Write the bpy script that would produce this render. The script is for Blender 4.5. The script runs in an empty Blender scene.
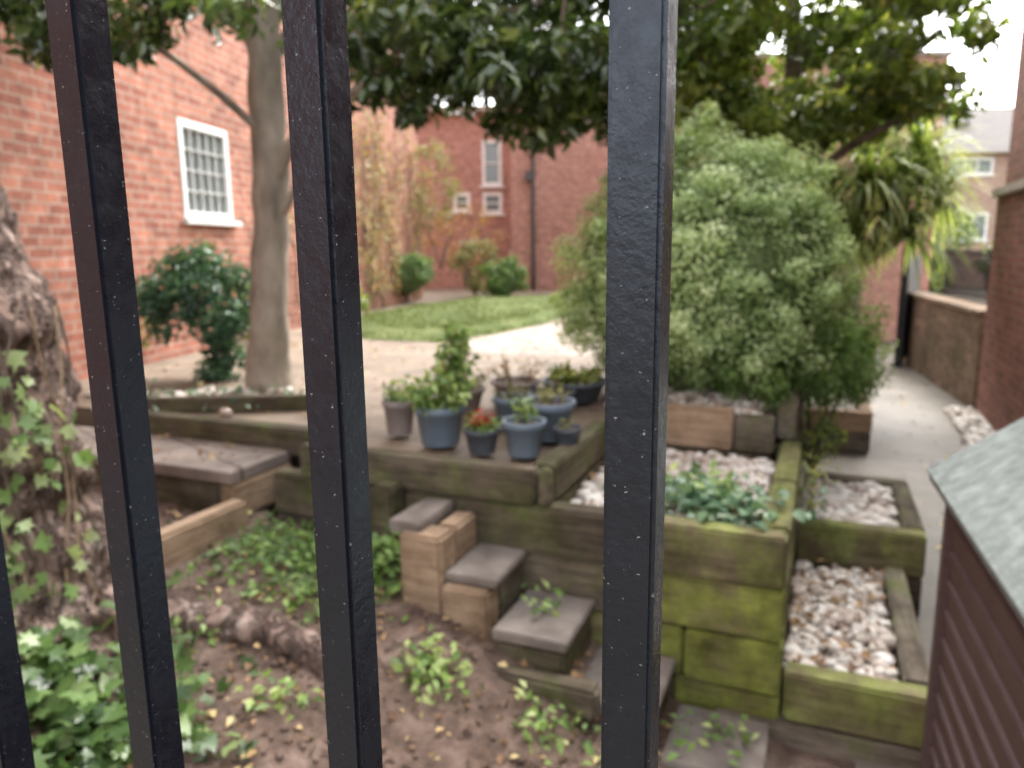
import bpy, bmesh, math, random
import numpy as np
from mathutils import Vector, Matrix, noise
random.seed(7); RNG=np.random.default_rng(7)
D=bpy.data; SC=bpy.context.scene
EYE=1.75; ANG=math.radians(23)
CA,SA=math.cos(ANG),math.sin(ANG)
def W(a,b,z=0): return Vector((CA*a+SA*b,-SA*a+CA*b,z))
def link(o,parent=None):
    SC.collection.objects.link(o)
    if parent is not None: o.parent=parent
    return o
def empty(name,loc=(0,0,0)):
    e=D.objects.new(name,None); e.empty_display_size=.1; SC.collection.objects.link(e); return e
# ---------------------------------------------------------------- materials
def newmat(name):
    m=D.materials.new(name); m.use_nodes=True; nt=m.node_tree
    return m,nt,nt.nodes,nt.links,nt.nodes['Principled BSDF']
def ramp(N,stops):
    r=N.new('ShaderNodeValToRGB'); e=r.color_ramp.elements
    while len(e)<len(stops): e.new(.5)
    for i,(p,c) in enumerate(stops):
        e[i].position=p; e[i].color=(*c,1) if len(c)==3 else c
    return r
def noise_n(N,L,vec,scale,detail=3,rough=.55):
    n=N.new('ShaderNodeTexNoise'); n.inputs['Scale'].default_value=scale
    n.inputs['Detail'].default_value=min(detail,4); n.inputs['Roughness'].default_value=rough
    if vec is not None: L.new(vec,n.inputs['Vector'])
    return n
def mixc(N,L,fac,a,b,mode='MIX'):
    m=N.new('ShaderNodeMix'); m.data_type='RGBA'; m.blend_type=mode
    for s,v in ((0,fac),(6,a),(7,b)):
        if isinstance(v,(int,float)): m.inputs[s].default_value=v
        elif isinstance(v,tuple): m.inputs[s].default_value=(*v,1)
        else: L.new(v,m.inputs[s])
    return m.outputs[2]
def bump(N,L,bs,h,strength,dist):
    b=N.new('ShaderNodeBump'); b.inputs['Strength'].default_value=strength; b.inputs['Distance'].default_value=dist
    L.new(h,b.inputs['Height']); L.new(b.outputs[0],bs.inputs['Normal']); return b
def mat_noise(name,stops,scale=5,rough=.8,bstr=.5,bdist=.01,bscale=None,detail=4,stretch=(1,1,1),spec=.3,metal=0):
    m,nt,N,L,bs=newmat(name)
    tc=N.new('ShaderNodeTexCoord'); mp=N.new('ShaderNodeMapping'); mp.inputs['Scale'].default_value=stretch
    L.new(tc.outputs['Object'],mp.inputs[0])
    n=noise_n(N,L,mp.outputs[0],scale,detail,.6); r=ramp(N,stops); L.new(n.outputs['Fac'],r.inputs[0])
    L.new(r.outputs[0],bs.inputs['Base Color']); bs.inputs['Roughness'].default_value=rough
    bs.inputs['Specular IOR Level'].default_value=spec; bs.inputs['Metallic'].default_value=metal
    if bstr:
        n2=noise_n(N,L,mp.outputs[0],bscale or scale*3,3,.6); bump(N,L,bs,n2.outputs['Fac'],bstr,bdist)
    return m
def mat_brick(name,c1,c2,cm,dirty=(.12,.08,.06),dirt=.35,bw=.225,rh=.075,ms=.008,bias=0):
    m,nt,N,L,bs=newmat(name)
    tc=N.new('ShaderNodeTexCoord'); sp=N.new('ShaderNodeSeparateXYZ'); L.new(tc.outputs['Object'],sp.inputs[0])
    cb=N.new('ShaderNodeCombineXYZ'); L.new(sp.outputs[0],cb.inputs[0]); L.new(sp.outputs[2],cb.inputs[1])
    t=N.new('ShaderNodeTexBrick'); t.inputs['Scale'].default_value=1
    t.inputs['Brick Width'].default_value=bw; t.inputs['Row Height'].default_value=rh
    t.inputs['Mortar Size'].default_value=ms; t.inputs['Mortar Smooth'].default_value=.3; t.inputs['Bias'].default_value=bias
    t.inputs['Color1'].default_value=(*c1,1); t.inputs['Color2'].default_value=(*c2,1); t.inputs['Mortar'].default_value=(*cm,1)
    L.new(cb.outputs[0],t.inputs['Vector'])
    n=noise_n(N,L,tc.outputs['Object'],1.1,4,.65); r=ramp(N,[(.38,(0,0,0)),(.7,(1,1,1))]); L.new(n.outputs['Fac'],r.inputs[0])
    mt=N.new('ShaderNodeMath'); mt.operation='MULTIPLY'; mt.inputs[1].default_value=dirt; L.new(r.outputs[0],mt.inputs[0])
    c=mixc(N,L,mt.outputs[0],t.outputs['Color'],dirty)
    n2=noise_n(N,L,tc.outputs['Object'],8,4,.75); r2=ramp(N,[(.3,(.52,.5,.5)),(.7,(1.35,1.28,1.22))]); L.new(n2.outputs['Fac'],r2.inputs[0])
    c=mixc(N,L,.9,c,r2.outputs[0],'MULTIPLY')
    L.new(c,bs.inputs['Base Color']); bs.inputs['Roughness'].default_value=.9; bs.inputs['Specular IOR Level'].default_value=.2
    return m
def mat_sleeper(name,dark,light,algae=.3,alg_col=(.13,.17,.035)):
    m,nt,N,L,bs=newmat(name)
    tc=N.new('ShaderNodeTexCoord'); oi=N.new('ShaderNodeObjectInfo')
    ad=N.new('ShaderNodeVectorMath'); ad.operation='ADD'; L.new(tc.outputs['Object'],ad.inputs[0])
    sc=N.new('ShaderNodeVectorMath'); sc.operation='SCALE'; sc.inputs[0].default_value=(13,7,5); L.new(oi.outputs['Random'],sc.inputs['Scale']); L.new(sc.outputs[0],ad.inputs[1])
    mp=N.new('ShaderNodeMapping'); mp.inputs['Scale'].default_value=(1.2,14,14); L.new(ad.outputs[0],mp.inputs[0])
    g=noise_n(N,L,mp.outputs[0],3,4,.7); r=ramp(N,[(.3,dark),(.7,light)]); L.new(g.outputs['Fac'],r.inputs[0])
    n=noise_n(N,L,ad.outputs[0],5.5,4,.7); p=.72-.4*algae
    r2=ramp(N,[(max(0,p-.1),(0,0,0)),(p+.16,(.9,.9,.9))]); L.new(n.outputs['Fac'],r2.inputs[0])
    n3=noise_n(N,L,ad.outputs[0],12,4,.65); r3=ramp(N,[(.3,tuple(x*.4 for x in alg_col)),(.68,alg_col)]); L.new(n3.outputs['Fac'],r3.inputs[0])
    c=mixc(N,L,r2.outputs[0],r.outputs[0],r3.outputs[0])
    n4=noise_n(N,L,ad.outputs[0],3.4,4,.65); r4=ramp(N,[(.35,(.4,.37,.33)),(.62,(1.1,1.1,1.1))]); L.new(n4.outputs['Fac'],r4.inputs[0])
    c=mixc(N,L,.85,c,r4.outputs[0],'MULTIPLY')
    L.new(c,bs.inputs['Base Color']); bs.inputs['Roughness'].default_value=.85; bs.inputs['Specular IOR Level'].default_value=.25
    bump(N,L,bs,g.outputs['Fac'],.6,.012)
    return m
def mat_leaf(name,cols,rough=.5,trans=.3,spec=.4):
    m,nt,N,L,bs=newmat(name)
    at=N.new('ShaderNodeAttribute'); at.attribute_name='Col'; sp=N.new('ShaderNodeSeparateColor'); L.new(at.outputs['Color'],sp.inputs[0])
    k=len(cols); r=ramp(N,[(i/(k-1)*.9+.05,c) for i,c in enumerate(cols)]); L.new(sp.outputs[0],r.inputs[0])
    L.new(r.outputs[0],bs.inputs['Base Color']); bs.inputs['Roughness'].default_value=rough; bs.inputs['Specular IOR Level'].default_value=spec
    tr=N.new('ShaderNodeBsdfTranslucent'); L.new(mixc(N,L,1.0,r.outputs[0],(1.6,1.7,.8),'MULTIPLY'),tr.inputs[0])
    mx=N.new('ShaderNodeMixShader'); mx.inputs[0].default_value=trans
    L.new(bs.outputs[0],mx.inputs[1]); L.new(tr.outputs[0],mx.inputs[2]); L.new(mx.outputs[0],N['Material Output'].inputs[0])
    return m
def mat_attr(name,cols,rough=.7,bscale=60,bdist=.003):
    m,nt,N,L,bs=newmat(name)
    at=N.new('ShaderNodeAttribute'); at.attribute_name='Col'; sp=N.new('ShaderNodeSeparateColor'); L.new(at.outputs['Color'],sp.inputs[0])
    k=len(cols); r=ramp(N,[(i/(k-1)*.9+.05,c) for i,c in enumerate(cols)]); L.new(sp.outputs[0],r.inputs[0])
    tc=N.new('ShaderNodeTexCoord'); n=noise_n(N,L,tc.outputs['Object'],bscale,2,.6)
    r2=ramp(N,[(.3,(.75,.72,.7)),(.7,(1,1,1))]); L.new(n.outputs['Fac'],r2.inputs[0])
    L.new(mixc(N,L,1.0,r.outputs[0],r2.outputs[0],'MULTIPLY'),bs.inputs['Base Color']); bs.inputs['Roughness'].default_value=rough
    return m
def mat_plain(name,c,rough=.5,metal=0,spec=.5):
    return mat_noise(name,[(.3,tuple(x*.8 for x in c)),(.7,c)],9,rough,0,.002,detail=3,spec=spec,metal=metal)

M={}
M['brickL']=mat_brick('brick_red',(.49,.215,.15),(.31,.12,.088),(.43,.33,.27),dirt=.4)
M['brickF']=mat_brick('brick_far',(.46,.25,.205),(.37,.18,.15),(.44,.34,.3),dirt=.2)
M['brickR']=mat_brick('brick_dark',(.27,.12,.095),(.175,.078,.062),(.22,.165,.14),dirt=.35)
M['brickB']=mat_brick('brick_buff',(.24,.17,.12),(.155,.10,.072),(.21,.17,.13),dirty=(.075,.07,.04),dirt=.85,rh=.08)
M['brickP']=mat_brick('brick_pale',(.42,.29,.235),(.37,.25,.2),(.38,.32,.27),dirt=.15)
M['dark']=mat_sleeper('timber_dark',(.05,.04,.029),(.19,.152,.108),.42,(.14,.165,.05))
M['green']=mat_sleeper('timber_algae',(.08,.065,.035),(.23,.19,.10),.8,(.30,.345,.07))
M['mid']=mat_sleeper('timber_mossy',(.07,.056,.034),(.23,.185,.11),.66,(.25,.29,.08))
M['grey']=mat_sleeper('timber_grey',(.09,.075,.058),(.25,.21,.165),.35)
M['light']=mat_sleeper('timber_light',(.24,.16,.10),(.44,.32,.22),.05)
M['slab']=mat_noise('step_slab',[(.3,(.10,.082,.07)),(.7,(.24,.205,.18))],6,.7,.4,.006)
M['dirt']=mat_noise('soil',[(.25,(.055,.036,.027)),(.5,(.14,.095,.074)),(.75,(.25,.18,.143))],9,.95,1,.03,bscale=28)
M['path']=mat_noise('path_concrete',[(.25,(.095,.082,.065)),(.5,(.14,.123,.10)),(.75,(.19,.168,.14))],2.2,.55,.3,.006,bscale=30)
M['ground']=mat_noise('ground_earth',[(.3,(.08,.07,.05)),(.7,(.16,.14,.1))],1.5,.9,0)
M['pebble']=mat_attr('pebbles',[(.25,.16,.13),(.43,.345,.29),(.55,.48,.41),(.66,.61,.55),(.74,.72,.68)],.55)
M['pipe']=mat_plain('pipe_paint',(.06,.055,.055),.4)
M['white']=mat_plain('white_paint',(.8,.8,.78),.4)
M['trunk']=mat_noise('bark_smooth',[(.3,(.15,.125,.098)),(.5,(.29,.245,.195)),(.7,(.43,.38,.31))],5,.85,.8,.02,bscale=16,stretch=(1,1,.5))
M['twig']=mat_noise('twig_bark',[(.3,(.07,.052,.04)),(.7,(.18,.14,.105))],10,.9,0)
m,nt,N,L,bs=newmat('bark_rough'); tc=N.new('ShaderNodeTexCoord'); mp=N.new('ShaderNodeMapping'); mp.inputs['Scale'].default_value=(1,1,.28); L.new(tc.outputs['Object'],mp.inputs[0])
nn=noise_n(N,L,mp.outputs[0],10,4,.7); wv=N.new('ShaderNodeVectorMath'); wv.operation='SCALE'; wv.inputs['Scale'].default_value=.3; L.new(nn.outputs['Color'],wv.inputs[0])
av=N.new('ShaderNodeVectorMath'); av.operation='ADD'; L.new(mp.outputs[0],av.inputs[0]); L.new(wv.outputs[0],av.inputs[1])
vo=N.new('ShaderNodeTexVoronoi'); vo.feature='DISTANCE_TO_EDGE'; vo.inputs['Scale'].default_value=11; L.new(av.outputs[0],vo.inputs['Vector'])
rc=ramp(N,[(0,(.3,.26,.24)),(.2,(1,1,1))]); L.new(vo.outputs['Distance'],rc.inputs[0])
n5=noise_n(N,L,tc.outputs['Object'],6,4,.75)
rb=ramp(N,[(.3,(.09,.058,.046)),(.48,(.22,.145,.115)),(.62,(.37,.275,.23)),(.75,(.55,.48,.42))]); L.new(n5.outputs['Fac'],rb.inputs[0])
L.new(mixc(N,L,.75,rb.outputs[0],rc.outputs[0],'MULTIPLY'),bs.inputs['Base Color']); bs.inputs['Roughness'].default_value=.95
ms=N.new('ShaderNodeMath'); ms.operation='ADD'; L.new(rc.outputs[0],ms.inputs[0]); L.new(nn.outputs['Fac'],ms.inputs[1]); bump(N,L,bs,ms.outputs[0],1,.03); M['bark']=m
def mat_pave(name,c1,c2,cm,w,h,ms):
    m,nt,N,L,bs=newmat(name); tc=N.new('ShaderNodeTexCoord')
    mp=N.new('ShaderNodeMapping'); mp.inputs['Rotation'].default_value=(0,0,ANG); L.new(tc.outputs['Object'],mp.inputs[0])
    t=N.new('ShaderNodeTexBrick'); t.inputs['Scale'].default_value=1; t.inputs['Brick Width'].default_value=w; t.inputs['Row Height'].default_value=h
    t.inputs['Mortar Size'].default_value=ms; t.inputs['Mortar Smooth'].default_value=.2
    for k,c in (('Color1',c1),('Color2',c2),('Mortar',cm)): t.inputs[k].default_value=(*c,1)
    L.new(mp.outputs[0],t.inputs['Vector'])
    n=noise_n(N,L,tc.outputs['Object'],2.5,4,.7); r=ramp(N,[(.3,(.5,.47,.43)),(.7,(1.2,1.17,1.12))]); L.new(n.outputs['Fac'],r.inputs[0])
    L.new(mixc(N,L,.95,t.outputs['Color'],r.outputs[0],'MULTIPLY'),bs.inputs['Base Color']); bs.inputs['Roughness'].default_value=.75
    return m
M['pave']=mat_pave('terrace_paving',(.235,.18,.132),(.2,.152,.112),(.12,.09,.065),.6,.6,.012)
M['paveP']=mat_pave('pale_paving',(.34,.275,.24),(.3,.245,.215),(.2,.16,.14),.45,.45,.012)
M['deck']=mat_pave('deck_slabs',(.25,.21,.19),(.2,.168,.15),(.075,.06,.047),.9,.3,.008)
m,nt,N,L,bs=newmat('black_gloss_paint'); tc=N.new('ShaderNodeTexCoord')
n=noise_n(N,L,tc.outputs['Object'],470,2,.6); r=ramp(N,[(.705,(.007,.008,.013)),(.75,(.22,.22,.22))]); L.new(n.outputs['Fac'],r.inputs[0]); L.new(r.outputs[0],bs.inputs['Base Color'])
n2=noise_n(N,L,tc.outputs['Object'],60,4,.75); r2=ramp(N,[(.35,(.2,.2,.2)),(.65,(.42,.42,.42))]); L.new(n2.outputs['Fac'],r2.inputs[0]); L.new(r2.outputs[0],bs.inputs['Roughness'])
bs.inputs['Specular IOR Level'].default_value=.55; bs.inputs['Specular Tint'].default_value=(.8,.88,1,1)
n3=noise_n(N,L,tc.outputs['Object'],210,4,.6); bump(N,L,bs,n3.outputs['Fac'],.42,.001); M['black']=m
M['lf_bush']=mat_leaf('leaf_variegated',[(.14,.21,.08),(.28,.39,.16),(.45,.56,.28),(.66,.73,.46)],.5,.3)
M['lf_dark']=mat_leaf('leaf_glossy_dark',[(.025,.045,.018),(.055,.095,.03),(.11,.165,.045),(.3,.34,.11)],.22,.3,.9)  # lightest stop paints highlights onto a fraction of the leaves
M['lf_mid']=mat_leaf('leaf_glossy_mid',[(.055,.08,.025),(.12,.185,.045),(.25,.31,.07),(.55,.52,.15)],.26,.4,.8)  # yellow-green end paints the sunlit leaves
M['lf_shrub']=mat_leaf('leaf_shrub',[(.025,.065,.04),(.05,.115,.06),(.095,.18,.095),(.18,.27,.14)],.4,.2)
M['lf_green']=mat_leaf('leaf_fresh',[(.07,.125,.03),(.14,.235,.055),(.25,.37,.1),(.43,.5,.2)],.45,.3)
M['lf_ivy']=mat_leaf('leaf_ivy',[(.035,.07,.022),(.08,.14,.04),(.16,.25,.08),(.40,.45,.24)],.35,.25,.5)
M['lf_yucca']=mat_leaf('leaf_strap',[(.055,.09,.03),(.14,.2,.06),(.34,.4,.14),(.64,.62,.3)],.45,.3)
M['lf_fall']=mat_leaf('leaf_fallen',[(.12,.07,.04),(.28,.16,.08),(.48,.32,.15),(.6,.5,.24)],.7,.1)
M['lf_red']=mat_leaf('petal_red',[(.4,.02,.015),(.65,.05,.02)],.5,.2)
M['lf_blush']=mat_leaf('leaf_olive',[(.10,.09,.035),(.2,.2,.07),(.36,.36,.14)],.5,.25)
M['lf_rust']=mat_leaf('leaf_rust',[(.22,.09,.04),(.4,.2,.08),(.45,.38,.14)],.6,.25)
M['grass']=mat_leaf('grass_blades',[(.075,.10,.025),(.13,.17,.04),(.21,.25,.08)],.6,.2)
M['core']=mat_plain('shade_core_dark',(.07,.105,.035),.95)  # dark green that stands for the shade inside shrubs
M['coreb']=mat_noise('shade_core_light',[(.35,(.06,.09,.03)),(.65,(.2,.27,.11))],30,.95,1,.03)  # lighter core colour, shade between the bush leaves painted in
M['glass']=mat_plain('window_glass',(.14,.165,.165),.15,spec=.8)
M['felt']=mat_noise('roof_felt',[(.3,(.105,.122,.115)),(.5,(.155,.178,.168)),(.7,(.22,.245,.235))],22,.85,.6,.004,bscale=160)
M['shed']=mat_noise('shed_paint',[(.3,(.085,.055,.054)),(.7,(.125,.082,.079))],12,.6,.3,.003,stretch=(1,1,8))
M['tile']=mat_pave('roof_tiles',(.10,.078,.07),(.075,.06,.055),(.04,.033,.03),.3,.2,.02)
M['stone']=mat_noise('stone_sill',[(.3,(.24,.21,.17)),(.7,(.38,.34,.29))],8,.85,0)

# ---------------------------------------------------------------- mesh helpers
def mk(name,verts,faces,mat,parent=None,smooth=False):
    me=D.meshes.new(name); me.from_pydata([tuple(v) for v in verts],[],faces); me.update()
    if mat: me.materials.append(mat)
    if smooth: me.polygons.foreach_set('use_smooth',[True]*len(me.polygons))
    return link(D.objects.new(name,me),parent)
def box(name,size,loc,rotz,mat,parent=None,bev=.006,rotx=0,roty=0,jit=0):
    bm=bmesh.new(); bmesh.ops.create_cube(bm,size=1)
    for v in bm.verts:
        v.co=Vector((v.co.x*size[0]+random.uniform(-jit,jit),v.co.y*size[1]+random.uniform(-jit,jit),v.co.z*size[2]+random.uniform(-jit,jit)))
    if bev: bmesh.ops.bevel(bm,geom=bm.edges[:],offset=min(bev,min(size)*.3),segments=2,affect='EDGES')
    me=D.meshes.new(name); bm.to_mesh(me); bm.free(); me.materials.append(mat)
    o=link(D.objects.new(name,me),parent); o.location=loc; o.rotation_euler=(rotx,roty,rotz); return o
def gbox(name,a0,a1,b0,b1,z0,z1,mat,parent=None,bev=.01,jit=.004):
    da,db=a1-a0,b1-b0; c=W((a0+a1)/2,(b0+b1)/2,(z0+z1)/2)
    if da>=db: return box(name,(da,db,z1-z0),c,-ANG,mat,parent,bev,jit=jit)
    return box(name,(db,da,z1-z0),c,-ANG+math.pi/2,mat,parent,bev,jit=jit)
def bulk(name,V,F,k,cols,mat,parent=None,smooth=False):
    me=D.meshes.new(name); V=np.asarray(V,dtype=np.float32); F=np.asarray(F,dtype=np.int32)
    me.vertices.add(len(V)); me.vertices.foreach_set('co',V.ravel())
    me.loops.add(F.size); me.loops.foreach_set('vertex_index',F.ravel())
    me.polygons.add(len(F)); me.polygons.foreach_set('loop_start',np.arange(len(F),dtype=np.int32)*k)
    me.polygons.foreach_set('loop_total',np.full(len(F),k,dtype=np.int32))
    if smooth: me.polygons.foreach_set('use_smooth',np.ones(len(F),dtype=bool))
    me.update(calc_edges=True)
    at=me.attributes.new('Col','FLOAT_COLOR','POINT'); C=np.ones((len(V),4),dtype=np.float32); C[:,0]=cols; C[:,1]=cols; at.data.foreach_set('color',C.ravel())
    me.materials.append(mat); return link(D.objects.new(name,me),parent)
def unit(v): return v/np.maximum(np.linalg.norm(v,axis=1,keepdims=True),1e-6)
LEAF=np.array([[0,0,0],[-.5,.45,.12],[0,1,-.12],[.5,.45,.12],[0,.5,0]]); LF=np.array([[0,4,1],[0,3,4],[1,4,2],[4,3,2]])
IVY=np.array([[0,0,0],[-.55,.1,.05],[-.3,.4,.08],[-.5,.75,.02],[-.12,.72,.05],[0,1.15,-.1],[.12,.72,.05],[.5,.75,.02],[.3,.4,.08],[.55,.1,.05],[0,.4,0]])
IF=np.array([[10,i,i+1] for i in range(0,9)]+[[10,9,0]])
def leaves(name,P,Nn,size,wr,mat,parent=None,tone=None,droop=.3,tmpl=LEAF,fc=LF,var=.35):
    n=len(P); Nn=unit(Nn+RNG.normal(0,.45,(n,3)))
    T=RNG.normal(0,1,(n,3)); T[:,2]-=droop; T=T-np.sum(T*Nn,1,keepdims=True)*Nn; T=unit(T); B=np.cross(T,Nn)
    s=size*RNG.uniform(1-var,1+var,n)
    V=P[:,None,:]+s[:,None,None]*(tmpl[None,:,0,None]*wr*B[:,None,:]+tmpl[None,:,1,None]*T[:,None,:]+tmpl[None,:,2,None]*Nn[:,None,:])
    k=len(tmpl); F=(fc[None]+(np.arange(n)*k)[:,None,None]).reshape(-1,3)
    if tone is None: tone=RNG.uniform(0,1,n)
    return bulk(name,V.reshape(-1,3),F,3,np.repeat(np.clip(tone,0,1),k),mat,parent)
def clumps(cl,per,shell=.55):
    P=[];Nn=[];T=[]
    for c in cl:
        c=np.array(c,float); n=int(-per)
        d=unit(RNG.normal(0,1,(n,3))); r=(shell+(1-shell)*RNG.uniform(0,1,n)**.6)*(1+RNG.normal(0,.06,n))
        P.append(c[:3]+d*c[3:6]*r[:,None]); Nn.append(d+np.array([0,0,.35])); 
        T.append(np.clip(RNG.normal(0,.17,n)+.38+.28*d[:,2]*r+RNG.normal(0,.08),0,1))  # tone rises towards clump tops, brightness put into leaf colour
    return np.vstack(P),np.vstack(Nn),np.concatenate(T)
def tube(name,pts,rad,mat,parent=None,seg=10,nz=.0,nscale=4,sub=6,flare=None):
    P=[Vector(p) for p in pts]; Q=[];R=[]
    for i in range(len(P)-1):
        p0=P[max(i-1,0)];p1=P[i];p2=P[i+1];p3=P[min(i+2,len(P)-1)]
        for j in range(sub):
            t=j/sub; Q.append(.5*((2*p1)+(p2-p0)*t+(2*p0-5*p1+4*p2-p3)*t*t+(3*p1-p0-3*p2+p3)*t**3)); R.append(rad[i]*(1-t)+rad[i+1]*t)
    Q.append(P[-1]);R.append(rad[-1]); V=[];F=[]
    up=Vector((0.13,.97,.2))
    for i,q in enumerate(Q):
        t=(Q[min(i+1,len(Q)-1)]-Q[max(i-1,0)]).normalized(); u=t.cross(up).normalized(); v=t.cross(u).normalized()
        for k in range(seg):
            an=2*math.pi*k/seg; d=u*math.cos(an)+v*math.sin(an); r=R[i]
            if nz: 
                pp=(q+d*r)*nscale; r*=1+nz*noise.noise(pp)+nz*.6*noise.noise(pp*2.7)+nz*.35*noise.noise(pp*6.5)
            V.append(q+d*r)
        if i:
            for k in range(seg): a=(i-1)*seg+k;b=(i-1)*seg+(k+1)%seg; F.append((a,b,b+seg,a+seg))
    F.append(tuple(range(seg))[::-1]); F.append(tuple(range(len(V)-seg,len(V))))
    return mk(name,V,F,mat,parent,True)
def wall(name,length,z0,z1,opens,origin,rot,mat,parent,thick=.25,reveal=.1):
    xs=sorted({0,length}|{o[0] for o in opens}|{o[1] for o in opens}); zs=sorted({z0,z1}|{o[2] for o in opens}|{o[3] for o in opens})
    V=[];F=[]
    def q(*p): i=len(V); V.extend(p); F.append((i,i+1,i+2,i+3))
    for i in range(len(xs)-1):
        for j in range(len(zs)-1):
            cx=(xs[i]+xs[i+1])/2; cz=(zs[j]+zs[j+1])/2
            if any(o[0]<cx<o[1] and o[2]<cz<o[3] for o in opens): continue
            q((xs[i],0,zs[j]),(xs[i+1],0,zs[j]),(xs[i+1],0,zs[j+1]),(xs[i],0,zs[j+1]))
    for o in opens:
        x0,x1,a,b=o; r=reveal
        q((x0,0,a),(x0,r,a),(x0,r,b),(x0,0,b)); q((x1,0,a),(x1,0,b),(x1,r,b),(x1,r,a)); q((x0,0,b),(x0,r,b),(x1,r,b),(x1,0,b)); q((x0,0,a),(x1,0,a),(x1,r,a),(x0,r,a))
    t=thick; q((0,0,z1),(length,0,z1),(length,t,z1),(0,t,z1)); q((0,0,z0),(0,0,z1),(0,t,z1),(0,t,z0)); q((length,0,z0),(length,t,z0),(length,t,z1),(length,0,z1)); q((0,t,z0),(0,t,z1),(length,t,z1),(length,t,z0))
    o=mk(name,V,F,mat,parent); o.location=origin; o.rotation_euler=(0,0,rot); return o
def window(parent,x0,x1,z0,z1,origin,rot,nx=1,nz=1,fr=.06,dep=.05,bar=.02,sill=True):
    R=Matrix.Rotation(rot,4,'Z'); O=Vector(origin)
    def pb(n,xa,xb,ya,yb,za,zb,m): 
        c=O+R@Vector(((xa+xb)/2,(ya+yb)/2,(za+zb)/2)); box(n,(xb-xa,yb-ya,zb-za),c,rot,m,parent,.004)
    pb('frame_l',x0,x0+fr,-.01,dep,z0,z1,M['white']); pb('frame_r',x1-fr,x1,-.01,dep,z0,z1,M['white'])
    pb('frame_t',x0+fr,x1-fr,-.012,dep,z1-fr,z1,M['white']); pb('frame_b',x0+fr,x1-fr,-.012,dep,z0,z0+fr,M['white'])
    pb('glass',x0+fr,x1-fr,dep-.02,dep-.01,z0+fr,z1-fr,M['glass'])
    for i in range(1,nx): x=x0+fr+(x1-x0-2*fr)*i/nx; pb('bar_v',x-bar/2,x+bar/2,.003,dep-.021,z0+fr,z1-fr,M['white'])
    for i in range(1,nz): z=z0+fr+(z1-z0-2*fr)*i/nz; pb('bar_h',x0+fr,x1-fr,.006,dep-.024,z-bar/2,z+bar/2,M['white'])
    if sill: pb('sill',x0-.06,x1+.06,-.07,-.0121,z0-.05,z0,M['white'])
ICO=bmesh.new(); bmesh.ops.create_icosphere(ICO,subdivisions=2,radius=1)
IV=np.array([v.co[:] for v in ICO.verts]); IFc=np.array([[v.index for v in f.verts] for f in ICO.faces]); ICO.free()
def stones(name,P,size,mat,parent,lo=0,hi=1):
    n=len(P); s=size*RNG.uniform(.55,1.4,n); sc=np.stack([s*RNG.uniform(.85,1.35,n),s*RNG.uniform(.65,1.,n),s*RNG.uniform(.45,.75,n)],1)
    ang=RNG.uniform(0,6.28,n); tl=RNG.normal(0,.4,n)
    V=np.repeat(IV[None],n,0)*(1+RNG.normal(0,.045,(n,len(IV),1)))
    V=V*sc[:,None,:]; c,s_=np.cos(tl)[:,None],np.sin(tl)[:,None]; y=V[...,1]*c-V[...,2]*s_; z=V[...,1]*s_+V[...,2]*c
    c,s_=np.cos(ang)[:,None],np.sin(ang)[:,None]; x2=V[...,0]*c-y*s_; y2=V[...,0]*s_+y*c
    V=np.stack([x2,y2,z],-1)+P[:,None,:]; k=len(IV)
    F=(IFc[None]+(np.arange(n)*k)[:,None,None]).reshape(-1,3)
    return bulk(name,V.reshape(-1,3),F,3,np.repeat(lo+(hi-lo)*RNG.uniform(0,1,n)**.7,k),mat,parent,True)
def bedpts(a0,a1,b0,b1,z,sp,layers=2):
    P=[]
    for l in range(layers):
        for a in np.arange(a0,a1,sp):
            for b in np.arange(b0,b1,sp):
                aa=min(max(a+random.uniform(-.6,.6)*sp,a0),a1); bb=min(max(b+random.uniform(-.6,.6)*sp,b0),b1)
                w=W(aa,bb,z+l*sp*.3+random.uniform(-.3,.3)*sp+.025*noise.noise(Vector((aa*4,bb*4,1)))); P.append(w[:])
    return np.array(P)
def lathe(name,prof,mat,parent,loc,seg=28,tilt=0):
    V=[];F=[]
    for i,(r,z) in enumerate(prof):
        for k in range(seg):
            an=2*math.pi*k/seg; V.append((r*math.cos(an),r*math.sin(an),z))
        if i:
            for k in range(seg): a=(i-1)*seg+k;b=(i-1)*seg+(k+1)%seg; F.append((a,b,b+seg,a+seg))
    o=mk(name,V,F,mat,parent,True); o.location=loc; return o

# ---------------------------------------------------------------- ground
g=mk('ground',[(-150,-60,-.03),(150,-60,-.03),(150,260,-.03),(-150,260,-.03)],[(0,1,2,3)],M['ground'])
mk('garden_path',[W(.36,.3,0),W(1.6,.3,0),W(1.62,13.5,0),W(.1,13.5,0),W(-.1,6.5,0),W(.1,3.6,0)],[(0,1,2,3,4,5)],M['path'])
ter=empty('terrace_paving')
for nme,a0,a1,b0,b1 in (('west',-14,-2.15,2.99,30),('middle',-2.15,-1.05,2.69,30),('east',-1.05,-.22,3.93,30)):
    c=[W(a0,b0),W(a1,b0),W(a1,b1),W(a0,b1)]; V=[(p.x,p.y,-.02) for p in c]+[(p.x,p.y,.85) for p in c]
    mk('slab_'+nme,V,[(4,5,6,7),(0,1,5,4),(1,2,6,5),(2,3,7,6),(3,0,4,7)],M['pave'],ter)
mk('pale_path',[(-.75,6.5,.854),(1.1,6.1,.854),(1.9,8.2,.854),(.7,9.2,.854),(-.1,8.3,.854)],[(0,1,2,3,4)],M['paveP'])
lp=[(-2.0,8.3),(-1.5,7.6),(-.75,7.3),(-.2,7.9),(.4,9.0),(1.6,12.2),(1.8,14),(-.5,14),(-1.5,11.8),(-2.2,9.8)]
lc=np.mean(lp,0); V=[(lc[0],lc[1],1.0)]; F=[]
n=len(lp)
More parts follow.
